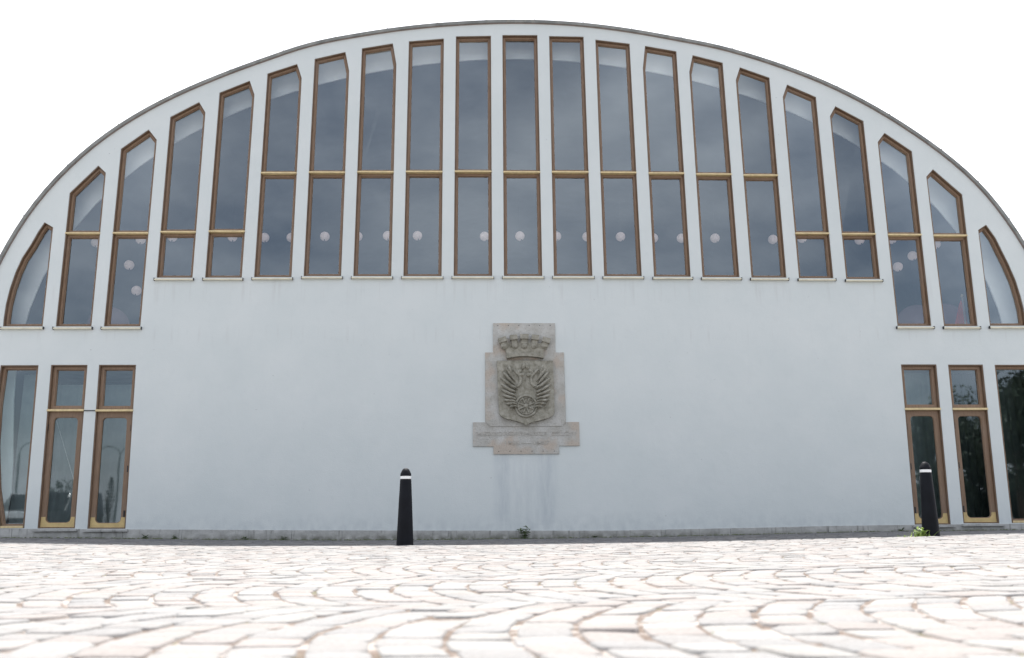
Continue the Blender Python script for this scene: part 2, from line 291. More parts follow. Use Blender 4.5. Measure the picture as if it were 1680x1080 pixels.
M_BOLL = simple('black_bollard_paint', (.006, .007, .01), .6, 0, .3, 5, .05)
M_BOLL.node_tree.nodes['Principled BSDF'].inputs['Specular IOR Level'].default_value = .15
M_BAND = simple('white_reflective_band', (.82, .83, .82), .5, 0, .05, 9)
def leafmat(name, a, b):
    t = NT(name); t.col(t.mix(t.ramp(t.noise(18, 3), .3, .7), a, b)); t.b.inputs['Roughness'].default_value = .55
    t.b.inputs['Subsurface Weight'].default_value = 0; return t.m
M_WEED = leafmat('weed_green', (.04, .07, .02), (.11, .16, .05))
M_GRASS = leafmat('grass_green', (.16, .26, .04), (.33, .42, .10))
M_MOSS = leafmat('moss', (.05, .07, .02), (.12, .14, .05))
M_LEAF = leafmat('tree_leaf', (.012, .024, .012), (.035, .055, .025))
M_BARK = simple('bark', (.07, .055, .04), .9, 0, .3, 10, .4)

# ---------------------------------------------------------------- ground
HX = [-300, -12, -9, -6.7, -3.6, 0, 2.4, 5.5, 7.3, 10, 13, 300]; HZ = [.1, .1, .1, .068, .006, 0, .018, .055, .095, .1, .1, .1]
_gx = np.linspace(-20, 20, 801); _gz = np.interp(_gx, HX, HZ); _k = np.exp(-.5*(np.arange(-40, 41)/18.)**2); _k /= _k.sum()
_gz = np.convolve(np.pad(_gz, 40, mode='edge'), _k, 'valid')
def h(x): return np.interp(x, _gx, _gz)
t = NT('joint_sand'); c = t.mix(t.ramp(t.noise(26, 6, rough=.7), .3, .7), (.09, .066, .05), (.24, .185, .15)); c = t.mix(t.ramp(t.noise(5, 5, rough=.65), .5, .6), c, (.42, .38, .35))
c = t.mix(t.ramp(t.noise(2.4, 6, rough=.7), .56, .68), c, (.09, .11, .03)); t.col(c); t.b.inputs['Roughness'].default_value = .95; t.bump(t.noise(120, 5), .8, .01); M_SAND = t.m
mb = MB(); xs = sorted(set([-600, -200, -60, -30] + [round(-20+.5*i, 2) for i in range(81)] + [30, 60, 200, 600]))
ys = [-600, -200, -60, -17.6, 0, 60, 200, 600]
mb.add([(x, y, float(h(x))-.0065) for y in ys for x in xs], [(j*len(xs)+i, j*len(xs)+i+1, (j+1)*len(xs)+i+1, (j+1)*len(xs)+i) for j in range(len(ys)-1) for i in range(len(xs)-1)])
tag(mb.build('ground', M_SAND, smooth=True), kind='structure')

t = NT('plaza_setts'); bk = t.n('ShaderNodeTexBrick'); t.l(t.co, bk.inputs['Vector']); bk.inputs['Scale'].default_value = 1; bk.inputs['Brick Width'].default_value = .16; bk.inputs['Row Height'].default_value = .15; bk.inputs['Mortar Size'].default_value = .006
bk.inputs['Color1'].default_value = (.34, .335, .33, 1); bk.inputs['Color2'].default_value = (.40, .38, .36, 1); bk.inputs['Mortar'].default_value = (.2, .16, .13, 1); t.col(bk.outputs['Color']); t.b.inputs['Roughness'].default_value = .85; t.bump(bk.outputs['Fac'], -.3, .004)
pz_ = MB(); pz_.add([(x, y, .096) for y in (-25, -17.32) for x in (-70, 70)], [(0, 1, 3, 2)])
for xa, xb in ((-70, -13.05), (14.05, 70)): pz_.add([(xa, -17.32, .096), (xb, -17.32, .096), (xb, 3, .096), (xa, 3, .096)], [(0, 1, 2, 3)])
tag(pz_.build('plaza', t.m), kind='structure')
MR = MB(); MR.add([(-120, -75, .106), (120, -75, .106), (120, -25, .106), (-120, -25, .106)], [(0, 1, 2, 3)])
tag(MR.build('road', simple('asphalt', (.05, .05, .052), .9, 0, .2, 3, .3)), kind='structure')
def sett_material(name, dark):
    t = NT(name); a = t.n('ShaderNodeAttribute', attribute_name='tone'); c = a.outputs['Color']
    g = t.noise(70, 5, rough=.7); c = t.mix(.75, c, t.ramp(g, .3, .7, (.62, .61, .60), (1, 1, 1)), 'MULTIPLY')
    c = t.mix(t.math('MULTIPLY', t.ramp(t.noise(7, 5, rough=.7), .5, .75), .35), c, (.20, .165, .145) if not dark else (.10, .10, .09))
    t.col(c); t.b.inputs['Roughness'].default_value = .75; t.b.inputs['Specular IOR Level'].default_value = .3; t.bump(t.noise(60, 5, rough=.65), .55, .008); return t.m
def setts(name, mat, ylo, yhi, xlo, xhi, tones, gap):
    th = math.radians(-15); cs, sn = math.cos(th), math.sin(th); s = .163; Wd = 1.9; sag = .27; n = 12
    A = []
    for j in range(-9, 11):
        ph = rng.uniform(0, s)
        for i in range(-90, 95):
            e = np.linspace(-1, 1, n+1)
            if i % 2: e = np.r_[-1, (e[:-1]+e[1:])/2, 1]
            e = e + np.r_[0, rng.normal(0, .012, len(e)-2), 0]
            for k in range(len(e)-1):
                q = []
                for a, b in ((0, k), (1, k), (1, k+1), (0, k+1)):
                    tau = e[b]; u = (i+a)*s + ph + sag*tau*tau*(1+.12*math.sin(j*1.7)); v = (j+.5*tau)*Wd - 9.5 + .05*math.sin(u*.9+j)
                    q.append((u, v))
                cx = sum(p[0] for p in q)/4; cy = sum(p[1] for p in q)/4
                if xlo < cx < xhi and ylo < cy < yhi: A.append(q)
    A = np.array(A); N = len(A); A += rng.normal(0, .0035, A.shape)
    cen = A.mean(1, keepdims=True)            # wide sanded joints between the courses, tight ones within a course
    gu = gap*.8+rng.uniform(0, 1, (N, 1))**2*.011; du = A[:, 1]-A[:, 0]; du /= np.linalg.norm(du, axis=1, keepdims=True); dv = A[:, 2]-A[:, 1]; dv /= np.linalg.norm(dv, axis=1, keepdims=True); gv = gap*.1+rng.uniform(0, 1, (N, 1))**3*.005
    A[:, 0] += du*gu+dv*gv; A[:, 3] += du*gu-dv*gv; A[:, 1] += -du*gu+dv*gv; A[:, 2] += -du*gu-dv*gv
    nx = np.roll(A, -1, 1); pv = np.roll(A, 1, 1); al = rng.uniform(.06, .20, (N, 4, 1))
    O = np.stack([A+(pv-A)*al, A+(nx-A)*al], 2).reshape(N, 8, 2)
    def lvl(k): return cen + (O-cen)*k
    dz = rng.normal(0, .0018, (N, 1)); tilt = rng.normal(0, .012, (N, 1, 2))
    def zz(P, z): return h(P[..., 0]) + z + dz + ((P-cen)*tilt).sum(-1)
    R = []
    for k, z in ((1.01, -.035), (1.0, -.0032), (.92, -.0006)):
        P = lvl(k); R.append(np.concatenate([P, zz(P, z)[..., None]], -1))
    cc = np.concatenate([cen, (h(cen[..., 0])+.0002+dz)[..., None]], -1)
    V = np.concatenate(R+[cc], 1); V[:, 16:24, 2] += rng.normal(0, .0006, (N, 8)); V = V.reshape(-1, 3)     # 25 vertices each
    base = np.arange(N)[:, None, None]*25; i = np.arange(8); j = (i+1) % 8
    Q = np.concatenate([np.stack([i, j, j+8, i+8], 1), np.stack([i+8, j+8, j+16, i+16], 1)])[None]+base
    T = np.stack([i+16, j+16, np.full(8, 24)], 1)[None]+base
    nq, ntq = Q.shape[1]*N, T.shape[1]*N
    me = bpy.data.meshes.new(name); me.vertices.add(len(V)); me.vertices.foreach_set('co', V.ravel())
    me.loops.add(nq*4+ntq*3); me.loops.foreach_set('vertex_index', np.concatenate([Q.reshape(-1), T.reshape(-1)]).astype(np.int32))
    me.polygons.add(nq+ntq); me.polygons.foreach_set('loop_start', np.concatenate([np.arange(nq)*4, nq*4+np.arange(ntq)*3]).astype(np.int32))
    me.polygons.foreach_set('loop_total', np.concatenate([np.full(nq, 4), np.full(ntq, 3)]).astype(np.int32))
    me.polygons.foreach_set('use_smooth', np.ones(nq+ntq, bool)); me.update(calc_edges=True); me.validate()
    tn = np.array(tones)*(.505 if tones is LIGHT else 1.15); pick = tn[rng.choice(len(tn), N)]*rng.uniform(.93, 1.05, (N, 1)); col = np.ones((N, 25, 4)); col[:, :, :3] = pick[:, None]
    at = me.color_attributes.new('tone', 'FLOAT_COLOR', 'POINT'); at.data.foreach_set('color', col.ravel().astype(np.float32))
    me.materials.append(mat); o = bpy.data.objects.new(name, me); C.objects.link(o); return o
LIGHT = [(.64, .62, .60), (.66, .64, .61), (.62, .605, .59), (.67, .615, .58), (.68, .63, .60), (.595, .585, .575), (.70, .685, .66), (.655, .60, .565)]
SHADE_TONED = [(.135, .135, .14), (.17, .17, .172), (.12, .12, .125), (.19, .185, .18), (.15, .145, .14)]  # same setts beside the wall, the building's shade put into their tones
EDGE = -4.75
tag(setts('paving', sett_material('granite_setts', False), -17.3, EDGE, -13, 14, LIGHT, .006), kind='structure')
tag(setts('pavement', sett_material('shade_toned_setts', True), EDGE+.02, -.02, -13, 14, SHADE_TONED, .008), kind='structure')

# ---------------------------------------------------------------- the hall
hall = thing('civic_hall', 'white rendered hall with a great arched front full of tall narrow brown framed windows', 'building')
cx = .835
def lowpoly(k, tl, tr, bl, br):
    if k == 'L0': return [(-9.40, 3.37), (-9.42, 2.6), (-9.385, 1.8), (-9.27, 1.0), (-9.09, .268), br, tr]
    if k == 'R2': return [tl, bl, (2*cx+9.09, .235), (2*cx+9.27, 1.0), (2*cx+9.385, 1.8), (2*cx+9.42, 2.6), (2*cx+9.40, 3.348)]
    return [tl, bl, br, tr]
WP = []
for top, mz, (bl, br, bz) in UPPER:
    WP.append(([(bl, bz)] + top + [(br, bz)], mz, (bl, br, bz)))
LP = [(k, lowpoly(k, tl, tr, bl, br), bar) for k, tl, tr, bar, bl, br in LOWER]
AW = [(x-(.045*math.copysign(1, x-cx) if abs(x-cx) > 6 else .045*(x-cx)/6), z-.035) for x, z in ARCH]
outer = [(AW[0][0], -.25)] + AW + [(AW[-1][0], -.25)]
plate('facade_wall', M_WALL, outer, [p for p, _, _ in WP]+[p for _, p, _ in LP], 0, .16, hall)
# fascia in metre long lengths of sheet with upstanding seams
def off(P, d):
    r = []
    for i in range(len(P)):
        a, b = Vector(P[max(i-1, 0)]), Vector(P[min(i+1, len(P)-1)]); t_ = (b-a).normalized(); n_ = Vector((-t_.y, t_.x)); q = Vector(P[i])+n_*d; r.append((q.x, q.y))
    return r
fa = MB(); AR_IN = off(ARCH, -.068); fa.ring(ARCH, AR_IN, -.045, .02, closed=False)
acc = 0; last = 0
for i in range(1, len(ARCH)):
    a, b = Vector(ARCH[i-1]), Vector(ARCH[i]); acc += (b-a).length
    if acc-last >= 1.0:
        last = acc; p = b; d = (b-a).normalized(); n_ = Vector((-d.y, d.x))
        q = [p+n_*.008-d*.012, p+n_*.008+d*.012, p-n_*.074+d*.012, p-n_*.074-d*.012]; fa.prism([(v.x, v.y) for v in q], -.052, 0)
fa.build('fascia', M_FASCIA, hall, bevel=.004)
lip = MB(); lip.ring(AR_IN, off(ARCH, -.080), -.022, .01, closed=False); lip.build('fascia_lip', simple('rusty_drip', (.24, .19, .17), .8), hall)
rf = MB(); RO = off(ARCH, -.01); rf.ring(RO, off(ARCH, -.14), .02, 26, closed=False); rf.build('roof', M_ROOF, hall, smooth=False)
RB = [(x*.9626, CZ+(z-CZ)*.9626) for x, z in SOFFIT if not (x > 5 and z < 4.1)]     # white ring beam just behind the glass, dark boards beyond it
so_ = MB(); so_.ring(off(RB, .75), RB, .50, .53, closed=False); so_.build('ring_beam', M_PLASTER, hall, smooth=False)
SO2 = off(ARCH, -.16)[::2]
hc = MB(); n = len(SO2); hc.add([(x, .163, z) for x, z in SO2]+[(x, 25, z) for x, z in SO2], [(i, i+1, i+1+n, i+n) for i in range(n-1)]); hc.build('hall_ceiling', M_HALL, hall)
MB().prism([(-9.6, -.1)]+SO2+[(11.3, -.1)], 25, 25.2).build('back_wall', simple('grey_back_wall', (.25, .27, .28)), hall)
MB().box(-9.6, 11.25, .32, 25, 3.45, 3.62).build('upper_floor', M_HALLF, hall)
MB().box(-9.9, 11.5, .32, 25, .0, .1).build('ground_floor', M_HALLF, hall)
MB().box(-9.7, 11.4, 2.6, 2.75, .12, 3.43).build('lobby_wall', M_HALL, hall)
# plinth in blocks, following the ground
px = [-10.2, -9, -6.75, -3.6, -1.5, 2.4, 5.7, 7.1, 8.3, 12]; pz = [.27, .265, .236, .197, .176, .146, .187, .212, .213, .225]
pl = MB(); x = -9.78; k = 0
while x < 11.5:
    L_ = [.95, 1.25, .8, 1.1, 1.35, .7][k % 6]; k += 1; x1 = min(x+L_, 11.52)
    z0, z1 = float(np.interp(x, px, pz)), float(np.interp(x1, px, pz)); pr = .024+.006*math.sin(k*2.3)
    pl.add([(x+.003, -pr, -.2), (x1-.003, -pr, -.2), (x1-.003, -.0, -.2), (x+.003, -.0, -.2), (x+.003, -pr+.008, z0), (x1-.003, -pr+.008, z1), (x1-.003, -.0, z1), (x+.003, -.0, z0)],
           [(0,3,2,1),(4,5,6,7),(0,1,5,4),(1,2,6,5),(2,3,7,6),(3,0,4,7)]); x = x1
pl.build('plinth', M_PLINTH, hall, bevel=.004)

def sash(mb, poly, w=.043, y0=.072):
    a = inset(poly, .0); b = inset(poly, w); mb.ring(a, b, y0, .145); c = inset(poly, w+.012); mb.ring(inset(poly, w-.001), c, y0+.03, .14)
    return c
def pane(poly, parent, mat=M_GLASS, y=.125):
    poly = inset(poly, -.006); m = MB(); xc, zc = poly[0]; ra, rb = random.gauss(0, .005), random.gauss(0, .003); m.add([(x, y+max(-.012, min(.012, ra*(x-xc)+rb*(z-zc))), z) for x, z in poly], [tuple(range(len(poly)))]); return m.build('pane', mat, parent)
for i, (P, mz, (bl, br, bz)) in enumerate(WP):
    fr = MB(); a = inset(P, .0015); b = inset(P, .018); fr.ring(a, b, .014, .158)
    fw = fr.build('window', M_WOOD, hall, bevel=.002, seg=1)
    parts = [b] if mz is None else [clip(b, mz+.028, True), clip(b, mz-.03, False)]
    sm = MB(); ins = [sash(sm, q) for q in parts]
    if mz is not None:                       # timber rail behind the brass bar
        xl = min(x for x, z in clip(b, mz, True) if z < mz+.01); xr = max(x for x, z in clip(b, mz, True) if z < mz+.01)
        sm.box(xl, xr, .084, .144, mz-.0305, mz+.0285)
    sm.build('sash', M_WOOD2, fw, bevel=.003, seg=1)
    for q in ins: pane(q, fw)
    if mz is not None:
        mb = MB(); mb.add([(xl-.016, -.022, mz-.02), (xr+.016, -.022, mz-.02), (xr+.016, .082, mz-.024), (xl-.016, .082, mz-.024),
                           (xl-.016, -.018, mz+.012), (xr+.016, -.018, mz+.012), (xr+.016, .082, mz+.026), (xl-.016, .082, mz+.026)],
                          [(0,3,2,1),(4,5,6,7),(0,1,5,4),(1,2,6,5),(2,3,7,6),(3,0,4,7)]); mb.build('transom_bar', M_BRASS, fw, bevel=.003)
    mb = MB(); e = .032; mb.add([(bl-e, -.055, bz-.062), (br+e, -.055, bz-.062), (br+e, .03, bz-.05), (bl-e, .03, bz-.05),
                       (bl-e, -.052, bz-.034), (br+e, -.052, bz-.034), (br+e, .05, bz+.0), (bl-e, .05, bz+.0)],
                      [(0,3,2,1),(4,5,6,7),(0,1,5,4),(1,2,6,5),(2,3,7,6),(3,0,4,7)]); mb.build('sill', M_SILL, fw, bevel=.004)
    for q in (bl-e-.004, br+e-.004): MB().box(q, q+.008, -.058, .0, bz-.068, bz-.012).build('sill_end', M_DARK, fw)
hinge_side = {'L1': -1, 'L2': 1, 'R0': -1, 'R1': -1}
for k, P, bar in LP:
    door = bar is not None
    fr = MB(); a = inset(P, .0015); b = inset(P, .024); fr.ring(a, b, .008, .158); fw = fr.build('door' if door else 'window', M_WOOD, hall, bevel=.002, seg=1)
    if not door:
        sm = MB(); q = sash(sm, b, .045); sm.build('sash', M_WOOD2, fw, bevel=.003, seg=1); pane(q, fw, M_GLASS2)
        zb = min(z for x, z in P); xs_ = [x for x, z in P if z < zb+.06]
        MB().box(min(xs_)+.03, max(xs_)-.03, -.004, .05, zb+.004, zb+.045).build('threshold', M_BRASS, fw, bevel=.003); continue
    sm = MB(); q = sash(sm, clip(b, bar+.03, True), .06); sm.build('fanlight_sash', M_WOOD2, fw, bevel=.003, seg=1); pane(q, fw, M_GLASS2)
    xl = min(x for x, z in P if z < 1 or z > 3)+.004; xr = max(x for x, z in P)-.004
    bx = [x for x, z in clip(P, bar, True) if z < bar+.01]; xl, xr = min(bx), max(bx)
    MB().box(xl, xr, -.024, .06, bar-.022, bar+.02).build('transom_bar', M_BRASS, fw, bevel=.004)
    D = clip(b, bar-.022, False); zb = min(z for x, z in P); D = clip(D, zb+.012, True)
    bl_ = min(x for x, z in D if z < 1); br_ = max(x for x, z in D if z < 1); tl_ = min(x for x, z in D if z > 2); tr_ = max(x for x, z in D if z > 2)
    D = [(tl_, bar-.022), (bl_, zb+.012), (br_, zb+.012), (tr_, bar-.022)]
    H = rrect(bl_+.088, br_-.088, zb+.105, bar-.125, .085); sh = (tl_-bl_); H = [(x+sh*(z-zb)/2.2, z) for x, z in H]
    leaf = plate('door_leaf', M_WOOD3, D, [H], .052, .1, fw)
    Hi = inset(H, .012); rg = MB(); rg.ring(H, Hi, .06, .095); rg.build('glazing_bead', M_WOOD2, fw)
    pane(Hi, fw, M_GLASS2, .085)
    kz = zb+.215; U = [(x, z) for x, z in H if z < kz]; U.sort(key=lambda p: math.atan2(p[1]-(zb+.3), p[0]-(bl_+br_)/2))
    K = [(bl_+.002, kz), (bl_+.002, zb+.014), (br_-.002, zb+.014), (br_-.002, kz), (U[-1][0], kz)] + U[::-1] + [(U[0][0], kz)]
    kp = MB(); kp.prism(K, .046, .0515); kp.build('kick_plate', M_KICK, fw)
    hs = hinge_side[k]; hm = MB(); xh = (tl_ if hs < 0 else tr_)
    for z in (zb+.28, zb+1.12, zb+1.9): hm.box(xh-.012+.0, xh+.012, .03, .051, z-.06, z+.06)
    hm.build('hinge', M_DARK, fw)
    MB().box(bl_-.08, br_+.08, -.075, .0, zb-.052, zb-.008).build('doorstep', M_PLINTH, fw, bevel=.004)
MB().tube([(-7.735, -.01, 2.478), (-7.49, -.01, 2.478)], .009).build('cable', M_DARK, hall)

# ---------------------------------------------------------------- stone coat of arms
arms = thing('coat_of_arms', 'weathered stone coat of arms with crown, wings, clover and wheel on the blank white wall', 'stone relief', (.82, 0, 2.9))
SC = 1.244/102/4.32
def q(zx, zy): return ((zx-437)*SC + .0, (650-zy)*SC*.995 - .27)
def poly(*p): return [q(*a) for a in p]
MB().prism(poly((210, 90), (650, 90), (650, 302), (708, 302), (714, 795), (805, 795), (805, 960), (663, 960), (663, 1015), (212, 1015), (212, 962), (70, 962), (70, 795), (155, 795), (155, 302), (210, 302)), -.028, -.002).build('slab', M_SLAB, arms, bevel=.004)
MB().prism(poly((157, 360), (706, 360), (712, 795), (688, 825), (190, 825), (157, 793)), -.042, -.0285).build('middle_slab', M_SLAB, arms, bevel=.004)
bo = MB()
for k in range(6):
    for zx, zy in ((245+74*k, 107), (248+76.3*k, 996)):
        x, z = q(zx, zy); bo.tube([(x, -.034, z), (x, -.026, z)], .009, 10)
bo.build('bolt', M_DARK, arms)
shield = MB().prism(poly((235, 366), (630, 366), (633, 560), (634, 735), (618, 758), (580, 775), (500, 795), (455, 808), (436, 824), (420, 808), (370, 792), (290, 772), (262, 755), (250, 735), (243, 560)), -.12, -.04).build('shield', M_CARVE, arms, bevel=.005)
Y0 = -.12
cr = MB(); cr.prism(poly((306, 346), (300, 290), (268, 262), (246, 215), (300, 212), (318, 240), (340, 240), (336, 205), (376, 203), (386, 235), (404, 235), (404, 200), (456, 200), (458, 235), (474, 235), (484, 203), (524, 206), (520, 240), (545, 242), (560, 214), (610, 222), (592, 270), (565, 292), (560, 346), (500, 337), (430, 334), (360, 338)), -.10, -.028)
for cx_, w_, zt, lean in ((276, 50, 205, -.30), (354, 46, 188, -.12), (430, 52, 182, 0), (506, 46, 188, .12), (584, 50, 208, .30)):
    x, z = q(cx_, zt+14); ww = w_*SC/2; hh = 18*SC; c_, s_ = math.cos(lean), math.sin(lean)
    for dx, dz, kx, y in ((0, 0, 1.15, -.175), (0, -32*SC, .84, -.135)):
        pts = [(-ww*kx, -hh), (ww*kx, -hh), (ww*kx*.98, hh), (-ww*kx*.98, hh)]
        X0 = x + dx*c_+dz*s_; Z0 = z - dx*s_+dz*c_
        cr.prism([(X0+a*c_+b*s_, Z0-a*s_+b*c_) for a, b in pts], y, -.05)
    x, z = q(cx_-(cx_-437)*.10, 262); cr.ell((x, -.075, z), (27*SC, .075, 24*SC), lean)
cr.build('crown', M_CARVE, arms, bevel=.006)
def arc(x0, x1, y0, rise, n=14): return [(x0+(x1-x0)*k/n, y0-rise*(1-(2*k/n-1)**2)) for k in range(n+1)]
bd = MB(); a_ = arc(300, 567, 330, 14); b_ = arc(306, 563, 352, 14); bd.prism([q(*p) for p in b_]+[q(*p) for p in a_[::-1]], -.165, -.03); bd.build('crown_band', M_CARVE, arms, bevel=.006)
# wings: feathers fanned out from the wheel
for sgn in (-1, 1):
    wg = MB()
    F = [((335, 470), (318, 400)), ((352, 500), (300, 425)), ((345, 525), (280, 450)), ((350, 560), (268, 492)), ((345, 588), (266, 535)), ((345, 612), (270, 575)), ((345, 635), (275, 612)), ((350, 655), (283, 645)), ((358, 672), (298, 672)), ((362, 690), (322, 692))]
    for (ax, ay), (bx_, by_) in F:
        if sgn > 0: ax, bx_ = 874-ax, 874-bx_
        A_ = Vector(q(ax, ay)); B_ = Vector(q(bx_, by_)); c_ = (A_+B_)/2; d_ = B_-A_; ang = math.atan2(d_.x, d_.y)
        wg.ell((c_.x, Y0-.008, c_.y), (.035, .08, d_.length/2*1.12), ang, 10, 8)
        A2 = A_+(Vector(q(437, 560))-A_)*.18; c2 = (A_*1.3+B_*.2)/1.5
        wg.ell((c2.x, Y0-.006, c2.y), (.02, .07, d_.length*.34), ang, 8, 6)
    for j in range(3, 10):                  # short covert feathers over the roots of the long ones
        (ax, ay), (bx_, by_) = F[j]; ax, ay, bx_, by_ = ax+24-j, ay+4, ax-22, ay-26+j*2.4
        if sgn > 0: ax, bx_ = 874-ax, 874-bx_
        A_ = Vector(q(ax, ay)); B_ = Vector(q(bx_, by_)); c_ = (A_+B_)/2; d_ = B_-A_
        wg.ell((c_.x, Y0-.03, c_.y), (.024, .075, d_.length/2*1.2), math.atan2(d_.x, d_.y), 8, 6)
    # curled shoulder of the wing
    cur = [(352, 430), (372, 452), (392, 470), (402, 500), (398, 530), (382, 548), (360, 548)]
    if sgn > 0: cur = [(874-a, b) for a, b in cur]
    wg.tube([(q(*p)[0], Y0-.014, q(*p)[1]) for p in cur], [.02, .026, .03, .032, .032, .028, .016], 10)
    wg.build('wing', M_CARVE, arms, smooth=True)
wh = MB(); hx, hz = q(437, 688)
for rr_, th_, yy in ((.205, .022, Y0-.022), (.16, .012, Y0-.016)):
    P_ = [(hx+rr_*math.cos(2*math.pi*k/40), yy, hz+rr_*math.sin(2*math.pi*k/40)) for k in range(41)]; wh.tube(P_, th_, 8)
for k in range(8):
    a = math.pi*k/4+.39; wh.tube([(hx+.04*math.cos(a), Y0-.016, hz+.04*math.sin(a)), (hx+.19*math.cos(a), Y0-.016, hz+.19*math.sin(a))], [.02, .012], 8)
wh.ell((hx, Y0-.012, hz), (.05, .045, .05)); wh.build('wheel', M_CARVE, arms, smooth=True)
cl = MB()
for (zx, zy), a in (((434, 412), 0), ((403, 455), -2.05), ((465, 455), 2.05)):
    x, z = q(zx, zy); r_ = .058
    for s_ in (-1, 1):
        cl.ell((x+s_*r_*.62*math.cos(a)+.25*r_*math.sin(a), Y0-.01, z-s_*r_*.62*math.sin(a)+.25*r_*math.cos(a)), (r_*.72, .045, r_*1.15), a-s_*.35, 10, 8)
cl.tube([(q(436, 440)[0], Y0-.004, q(436, 440)[1]), (q(437, 520)[0], Y0-.002, q(437, 520)[1])], [.012, .006], 6)
cl.build('clover', M_CARVE, arms, smooth=True)
def text(body, size, zx, zy, wid):
    cu = bpy.data.curves.new('text', 'FONT'); cu.body = body; cu.size = size; cu.extrude = .006; cu.align_x = 'CENTER'; cu.align_y = 'CENTER'; cu.space_character = 1.0; cu.offset = .001
    t_ = bpy.data.objects.new('text', cu); C.objects.link(t_); dg = bpy.context.evaluated_depsgraph_get(); dg.update()
    me = bpy.data.meshes.new_from_object(t_.evaluated_get(dg)); C.objects.unlink(t_); bpy.data.objects.remove(t_)
    xs_ = [v.co.x for v in me.vertices]; k = wid/(max(xs_)-min(xs_)); x, z = q(zx, zy)
    me.transform(Matrix.Translation((x, -.031, z)) @ Matrix.Rotation(math.pi/2, 4, 'X') @ Matrix.Diagonal((k, 1, 1, 1)))
    me.materials.clear(); me.materials.append(M_LETTER); o = bpy.data.objects.new('inscription', me); C.objects.link(o); o.parent = arms
text('MEDBORGARHUSET', .105, 338, 876, 492*SC); text('ESLÖV', .105, 697, 876, 170*SC); text('1955 — 1957', .10, 437, 940, 300*SC)

# ---------------------------------------------------------------- bollards
def bollard():
    r = thing('bollard', 'x', 'bollard', (0, 0, 0))
    b = MB(); b.lathe([(.118, -.03), (.118, .01), (.1055, .3), (.092, .62), (.0785, .895), (.074, .905)]); b.build('post', M_BOLL, r, smooth=True)
    c = MB(); c.lathe([(.072, .942), (.0765, .948), (.0765, .972), (.071, .985), (.063, 1.005), (.049, 1.032), (.03, 1.05), (.008, 1.056)]); c.build('cap', M_BOLL, r, smooth=True)
    d = MB(); d.lathe([(.0745, .903), (.0765, .905), (.0765, .941), (.0745, .943)]); d.build('reflective_band', M_BAND, r, smooth=False)
    return r
b1 = bollard(); b1['label'] = 'black bollard with a white band before the blank wall, left of the stone arms'; b1['group'] = 'bollards along the edge of the paving'
b1.location = (-1.094, -4.70, float(h(-1.094))); b1.rotation_euler = (0, math.radians(-.3), 0)
b2 = b1.copy(); C.objects.link(b2)
for ch in list(b1.children): d = ch.copy(); C.objects.link(d); d.parent = b2
b2['label'] = 'black bollard with a white band before a glazed door, grass at its foot'; b2.location = (6.305, -4.70, .055); b2.rotation_euler = (0, math.radians(.9), 0)

# ---------------------------------------------------------------- weeds and grass
def blades(mb, n, r, hgt, wd, droop=.5, seed=0, upright=.6):
    R = random.Random(seed)
    for _ in range(n):
        a = R.uniform(0, 6.28); d = R.uniform(0, r); x, y = d*math.cos(a), d*math.sin(a)*.5; L = hgt*R.uniform(.5, 1); b = R.uniform(0, 6.28); out_ = L*R.uniform(.2, 1)*(1-upright)*1.6
        pts = []; w_ = wd*R.uniform(.6, 1.2)
        for k in range(5):
            t_ = k/4; px_, py_ = x+out_*t_*math.cos(b), y+out_*t_*math.sin(b); pz_ = L*(t_-droop*t_*t_*.5); ww = w_*(1-t_)**.7*.5+.0004
            pts += [(px_-ww*math.sin(b+.6), py_+ww*math.cos(b+.6), pz_), (px_+ww*math.sin(b+.6), py_-ww*math.cos(b+.6), pz_)]
        mb.add(pts, [(2*k, 2*k+1, 2*k+3, 2*k+2) for k in range(4)])
def leafy(mb, stems, hgt, seed):
    R = random.Random(seed)
    for _ in range(stems):
        a = R.uniform(-1, 1); top = (a*hgt*.6, R.uniform(-.4, .1)*hgt*.5, hgt*R.uniform(.6, 1)); P_ = [tuple(c*t_ for c in top) for t_ in (0, .35, .7, 1)]
        mb.tube(P_, [.004, .003, .002, .001], 5)
        for k in range(9):
            t_ = R.uniform(.15, 1); b = R.uniform(0, 6.28); L = R.uniform(.05, .1); c_ = [c*t_ for c in top]; e = (c_[0]+L*math.cos(b), c_[1]+L*math.sin(b)*.6, c_[2]+R.uniform(-.03, .05)); m_ = [(c_[i]+e[i])/2 for i in range(3)]
            s_ = .018; mb.add([c_, (m_[0]-s_*math.sin(b), m_[1]+s_*math.cos(b), m_[2]+.008), e, (m_[0]+s_*math.sin(b), m_[1]-s_*math.cos(b), m_[2]+.012)], [(0, 1, 2, 3)])
m = MB(); leafy(m, 7, .25, 3); blades(m, 26, .13, .10, .012, seed=4)
o = m.build('weed', M_WEED); o.location = (.76, -.10, .0); tag(o, 'tallest leafy weed at the foot of the wall, right below the stone arms', 'weed', 'weeds along the foot of the wall')
m = MB(); blades(m, 70, .16, .15, .018, seed=9, upright=.45); leafy(m, 4, .12, 5)
o = m.build('grass_tuft', M_GRASS); o.location = (6.13, -4.78, .05); tag(o, 'bright sunlit tuft of grass at the foot of the bollard before the glazed door', 'grass')
m = MB(); blades(m, 24, .1, .07, .014, seed=11, upright=.3)
o = m.build('grass_tuft', M_GRASS); o.location = (5.86, -4.84, .045); tag(o, 'low spreading sunlit tuft of grass just left of the grass at the bollard', 'grass')
